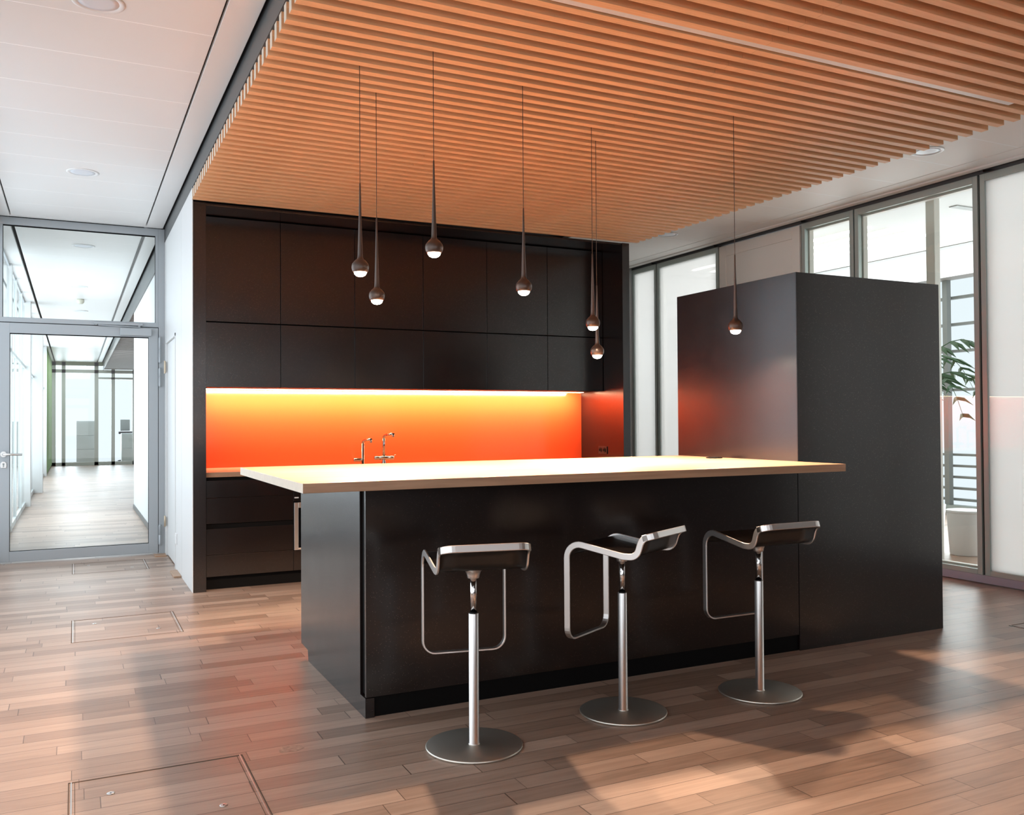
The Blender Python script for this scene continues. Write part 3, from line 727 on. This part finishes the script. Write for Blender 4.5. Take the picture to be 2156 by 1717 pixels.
MB().lathe([(0.020, ZI + 0.006), (0.019, ZI + 0.009), (0.001, ZI + 0.009)], (3.43, 4.262, 0), 20).build('button', SEATBLK, pk)

tc_ = thing('tall_cabinet', (XT, YF, 0), 'tall free-standing black-brown cabinet block at the right end of the island', 'cabinet')
box((XT + 0.001, YF + 0.004, 0), (XT + 0.021, 4.743, 2.054)).build('side_panel', DARK, tc_, 0.0008)
box((XT + 0.001, YF, 0), (4.654, YF + 0.003, 2.0545)).build('front_panel', DARK, tc_, 0.0006)
box((XT + 0.022, YF + 0.004, 0), (4.652, 4.747, 2.052)).build('body', DARK, tc_, 0.001)

# ------------------------------------------------------------------ pendants
PEN = [((1.187, 4.008), 1.968, 'pendant lamp, leftmost, hanging just above its close neighbour'),
       ((1.360, 4.305), 1.884, 'pendant lamp, second from the left and lower than both its neighbours'),
       ((1.440, 3.718), 2.027, 'pendant lamp, third from the left, the highest of all'),
       ((1.992, 3.924), 1.915, 'pendant lamp hanging alone in the middle of the row'),
       ((2.627, 4.318), 1.804, 'pendant lamp, upper one of the close pair right of the middle'),
       ((2.775, 4.514), 1.662, 'pendant lamp, lower one of the close pair, the lowest of all'),
       ((3.238, 3.831), 1.762, 'pendant lamp, rightmost, hanging in front of the tall cabinet')]
def circle_prof(r, a0, a1, n=10):
    return [(r * math.cos(R(a0 + (a1 - a0) * i / n)), r * math.sin(R(a0 + (a1 - a0) * i / n))) for i in range(n + 1)]
prof = [(0.002, 0.392), (0.0035, 0.388), (0.0050, 0.30), (0.0085, 0.16), (0.0115, 0.06), (0.0125, 0.046), (0.0155, 0.038), (0.024, 0.0315), (0.0315, 0.0225)]
prof += [(r, z) for r, z in circle_prof(0.040, 24, -36, 10)] + [(0.0300, -0.0235), (0.0295, -0.010), (0.001, -0.006)]
first_p = None
for (x, y), zc_, lab in PEN:
    t = thing('pendant_lamp', (x, y, zc_), 'teardrop bronze ' + lab, 'pendant lamp', 'teardrop pendants above the island')
    if first_p is None:
        sh = MB().lathe(prof, (x, y, zc_), 36).build('lamp_shade', PEND, t)
        ln = MB().lathe([(0.001, -0.012), (0.0292, -0.0215), (0.0275, -0.0300), (0.022, -0.0375), (0.013, -0.0425), (0.001, -0.0445)], (x, y, zc_), 30).build('lens', LENS, t)
        first_p = (sh, ln)
    else:
        for s_ in first_p:
            c = s_.copy(); COL.objects.link(c); c.parent = t
    MB().lathe([(0.0016, zc_ + 0.385), (0.0016, 2.985)], (x, y, 0), 8).build('cord', CORD, t)
    l = bpy.data.lights.new('pendant_glow', 'SPOT'); l.energy = 130; l.color = (1.0, 0.70, 0.49); l.spot_size = R(150); l.spot_blend = 0.85; l.shadow_soft_size = 0.028
    lo = bpy.data.objects.new('pendant_glow', l); COL.objects.link(lo); lo.location = (x, y, zc_ - 0.078)

# ------------------------------------------------------------------ bar stools
def smooth_path(pts, rad, seg=7):
    """polyline with filleted corners; rad per inner corner"""
    out = [Vector(pts[0])]
    for i in range(1, len(pts) - 1):
        p0, p, p1 = Vector(pts[i - 1]), Vector(pts[i]), Vector(pts[i + 1])
        a = (p0 - p); b = (p1 - p); ang = a.angle(b)
        r = rad[i - 1]; d = min(r / math.tan(ang / 2), a.length * 0.49, b.length * 0.49)
        s = p + a.normalized() * d; e = p + b.normalized() * d
        rr = d * math.tan(ang / 2)
        c = p + (a.normalized() + b.normalized()).normalized() * (rr / math.sin(ang / 2))
        va, vb = s - c, e - c; tot = va.angle(vb) if va.length > 1e-6 else 0
        for k in range(seg + 1):
            q = va.normalized().slerp(vb.normalized(), k / seg) * va.length if tot > 1e-4 else va
            out.append(c + q)
    out.append(Vector(pts[-1]))
    return out

HV, UL, ZB, UF, ZF, ULo, ZLo, UR, ZR = 0.1686, 0.1742, 0.3245, 0.1142, 0.7350, -0.128, 0.7040, -0.234, 0.790
T, Wd = 0.0075, 0.027
def side_profile():
    """(u,z) centre line from the foot-rest corner up, over the front bend, along the seat and up to the rear"""
    pts = [(UL, 0, ZB), (UL, 0, ZF + 0.010), (ULo + 0.03, 0, ZLo - 0.004), (ULo - 0.030, 0, ZLo - 0.002), (UR + 0.052, 0, ZR - 0.012), (UR, 0, ZR + 0.004)]
    return smooth_path(pts, [0.062, 0.09, 0.05, 0.05], 8)
def build_stool(i, base, ang, dz, lab):
    # local frame: x = u (towards the foot rest), y = -v
    t = thing('bar_stool', (base[0], base[1], 0), lab, 'bar stool', 'steel bar stools in front of the island', R(ang) if ang else 1e-9)
    return t
def band_mesh():
    sp = side_profile()
    mb = MB(); rings = []
    cr = 0.050    # corner radius where the band turns across
    n = 7
    # list of (centre, width dir, thickness dir)
    seq = []
    def perp(i):
        a = sp[max(i - 1, 0)]; b = sp[min(i + 1, len(sp) - 1)]
        t_ = (b - a).normalized(); return t_, Vector((t_.z, 0, -t_.x))
    t0, w0 = perp(0)          # at the bottom: going up
    tN, wN = perp(len(sp) - 1)
    # near side (y = +HV .. outward normal +y); start in the middle of the foot rest
    def side(sgn, idxs):
        for i in idxs:
            t_, w_ = perp(i); p = sp[i].copy()
            if (i == 0): p = p + t_ * cr
            if (i == len(sp) - 1): p = p - tN * cr
            seq.append((Vector((p.x, sgn * HV, p.z)), w_, Vector((0, sgn, 0))))
    def corner(p, a_out, b_out):
        """quarter turn: outward normal swings from a_out to b_out about the centre p"""
        for k in range(1, n):
            q = k / n * math.pi / 2
            o = a_out * math.cos(q) + b_out * math.sin(q)
            yield p + o * cr, o
    yv = Vector((0, 1, 0))
    side(1, range(len(sp)))
    c = Vector((sp[-1].x, HV - cr, sp[-1].z)) - tN * cr
    for p, o in corner(c, yv, tN): seq.append((p, wN, o))
    seq.append((c + tN * cr, wN, tN))
    c2 = Vector((c.x, -HV + cr, c.z))
    seq.append((c2 + tN * cr, wN, tN))
    for p, o in corner(c2, tN, -yv): seq.append((p, wN, o))
    side(-1, reversed(range(len(sp))))
    cb = Vector((sp[0].x, -HV + cr, sp[0].z)) + t0 * cr
    for p, o in corner(cb, -yv, -t0): seq.append((p, w0, o))
    seq.append((cb - t0 * cr, w0, -t0))
    cb2 = Vector((cb.x, HV - cr, cb.z))
    seq.append((cb2 - t0 * cr, w0, -t0))
    for p, o in corner(cb2, -t0, yv): seq.append((p, w0, o))
    prof_ = [(-0.5, -0.32), (-0.42, -0.5), (0.42, -0.5), (0.5, -0.32), (0.5, 0.32), (0.42, 0.5), (-0.42, 0.5), (-0.5, 0.32)]
    for c_, w_, th in seq:
        rings.append([mb.bm.verts.new(c_ + w_ * Wd * a + th * T * b) for a, b in prof_])
    m = len(rings)
    for k in range(m):
        A, B = rings[k], rings[(k + 1) % m]
        for j in range(8):
            f = mb.bm.faces.new((A[j], A[(j + 1) % 8], B[(j + 1) % 8], B[j])); f.smooth = False
    return mb, sp
def seat_mesh(sp):
    """thin board stretched between the side bands"""
    mb = MB()
    idx = [i for i in range(len(sp)) if sp[i].z > ZF - 0.055]
    # begin a little below the front bend
    pts = [sp[i] for i in idx]
    hw = HV - T / 2 - 0.0005; rows = []
    for k, p in enumerate(pts):
        a = pts[max(k - 1, 0)]; b = pts[min(k + 1, len(pts) - 1)]
        t_ = (b - a).normalized(); nrm = Vector((-t_.z, 0, t_.x))
        if nrm.z < 0 and t_.x < 0: nrm = -nrm
        inset = {0: 0.040, 1: 0.016, 2: 0.005}.get(len(pts) - 1 - k, 0.0)
        pp = p - t_ * (0.006 if k == len(pts) - 1 else 0)
        rows.append([mb.bm.verts.new(Vector((pp.x, y, pp.z)) + nrm * s) for s in (-0.0045, 0.0045) for y in (-hw + inset, -hw * 0.5, 0, hw * 0.5, hw - inset)])
    for A, B in zip(rows, rows[1:]):
        for o_ in (0, 5):
            for j in range(4):
                f = mb.bm.faces.new((A[o_ + j], A[o_ + j + 1], B[o_ + j + 1], B[o_ + j])); f.smooth = True
        mb.bm.faces.new((A[0], B[0], B[5], A[5])); mb.bm.faces.new((A[4], A[9], B[9], B[4]))
    for A in (rows[0], rows[-1]):
        for j in range(4): mb.bm.faces.new((A[j], A[j + 1], A[j + 6], A[j + 5]))
    return mb

STOOLS = [((1.384, 3.174), 79.1, 0.0, 'steel bar stool with black seat seen from behind, the nearest on the left'),
          ((2.116, 3.253), 118.6, -0.006, 'steel bar stool turned sideways with its foot loop to the left, the middle one'),
          ((2.827, 3.203), 90.1, -0.0068, 'steel bar stool standing before the tall cabinet joint, the rightmost')]
proto = None
for base, ang, dz, lab in STOOLS:
    t = thing('bar_stool', (base[0], base[1], 0), lab, 'bar stool', 'steel bar stools in front of the island', R(ang))
    if proto is None:
        parts = []
        parts.append(MB().lathe([(0.001, 0.0), (0.184, 0.0), (0.187, 0.0025), (0.187, 0.0075), (0.184, 0.0098), (0.001, 0.0105)], n=72).build('base_disc', DISC, t))
        parts.append(MB().lathe([(0.0225, 0.0105), (0.0225, 0.013), (0.0195, 0.0135), (0.0195, 0.510), (0.0185, 0.512), (0.013, 0.512)], n=32).build('outer_column', STEEL, t))
        parts.append(MB().lathe([(0.0145, 0.505), (0.0145, 0.518)], n=28).build('collar', BLACK, t))
        parts.append(MB().lathe([(0.0128, 0.512), (0.0128, 0.662)], n=28).build('gas_piston', CHROME, t))
        br = MB().lathe([(0.0215, 0.646), (0.0230, 0.648), (0.0245, 0.658), (0.030, 0.672), (0.040, 0.682), (0.045, 0.686), (0.045, 0.699), (0.044, 0.700)], n=28)
        parts.append(br.build('seat_bracket', STEEL, t, 0))
        parts[-1]['up'] = 1
        bm_, sp = band_mesh()
        parts.append(bm_.build('frame_loop', STEEL, t, 0.0))
        parts.append(seat_mesh(sp).build('seat', SEATBLK, t))
        proto = parts
    else:
        for s_ in proto:
            c = s_.copy(); COL.objects.link(c); c.parent = t
            if s_.name.split('.')[0] in ('frame_loop', 'seat'): c.location = (0, 0, dz)

# ------------------------------------------------------------------ floor hatches
def hatch(x0, x1, y0, y1, lab, screws=True):
    t = thing('floor_hatch', ((x0 + x1) / 2, (y0 + y1) / 2, 0), lab, 'floor hatch', 'square hatches let into the parquet')
    g = simple('worn_joint', (0.10, 0.062, 0.038), 0.8) if 'worn_joint' not in bpy.data.materials else bpy.data.materials['worn_joint']
    mb = MB()
    mb.box((x0, y0, 0.0002), (x0 + 0.004, y1, 0.0012)).box((x1 - 0.004, y0, 0.0002), (x1, y1, 0.0012)).box((x0, y1 - 0.006, 0.0002), (x1, y1, 0.0012)).box((x0, y0, 0.0002), (x1, y0 + 0.002, 0.0012))
    mb.box((x0 + 0.020, y0, 0.0002), (x0 + 0.0215, y1, 0.0012)).box((x1 - 0.0215, y0, 0.0002), (x1 - 0.020, y1, 0.0012))
    mb.build('joint', BLACK if False else g, t)
    for xe in (x0 + 0.008, x1 - 0.0115): box((xe, y0, 0.0002), (xe + 0.0035, y1, 0.0018)).build('metal_edge', STEEL, t)
    if screws:
        for (x, y) in ((x0 + 0.13, y1 - 0.16), (x1 - 0.13, y0 + 0.16)):
            s_ = MB().lathe([(0.013, 0.0003), (0.013, 0.0016), (0.011, 0.002), (0.001, 0.002)], (x, y, 0), 20).build('screw_cap', STEEL, t)
            MB().lathe([(0.003, 0.0019), (0.003, 0.0024)], (x, y, 0), 6).build('screw_socket', BLACK, s_)
hatch(-0.018, 0.570, 2.90, 3.492, 'square floor hatch at the bottom left, nearest the camera')
hatch(-0.016, 0.592, 5.707, 6.348, 'square floor hatch left of the island, middle one on the left')
hatch(-0.016, 0.583, 8.31, 8.92, 'square floor hatch right before the glass door')
hatch(5.06, 5.66, 2.93, 3.54, 'floor hatch at the right edge between tall cabinet and glass wall')
wd1 = box((0.725, 7.72, 0.0005), (0.783, 8.06, 0.012)).build('wood_wedge', WORKTOP, None, 0.001)
tag(wd1, 'thin loose wood strip on the floor along the white side wall', 'wood strip')
wd2 = box((0.68, 9.00, 0.0005), (0.783, 9.16, 0.010)).build('wood_wedge', WORKTOP, None, 0.001)
tag(wd2, 'small wood piece on the floor in the corner by the glass door', 'wood strip')
# scuffed patch on the parquet left of the island corner
pm = simple('scuffed_patch', (0.62, 0.46, 0.34), 0.4, noise=0.9, bump=0.5, bscale=55)
pt_ = MB().prism([(0.70, 3.45), (0.76, 3.435), (0.795, 3.455), (0.79, 3.49), (0.755, 3.50), (0.72, 3.505), (0.705, 3.48)], 'Z', 0.0002, 0.0008).build('floor_scuff', pm)
tag(pt_, 'small rough scuffed patch on the parquet left of the island corner', 'floor mark')

for o in bpy.data.objects:
    for k in ('_o', 'up'):
        if k in o: del o[k]
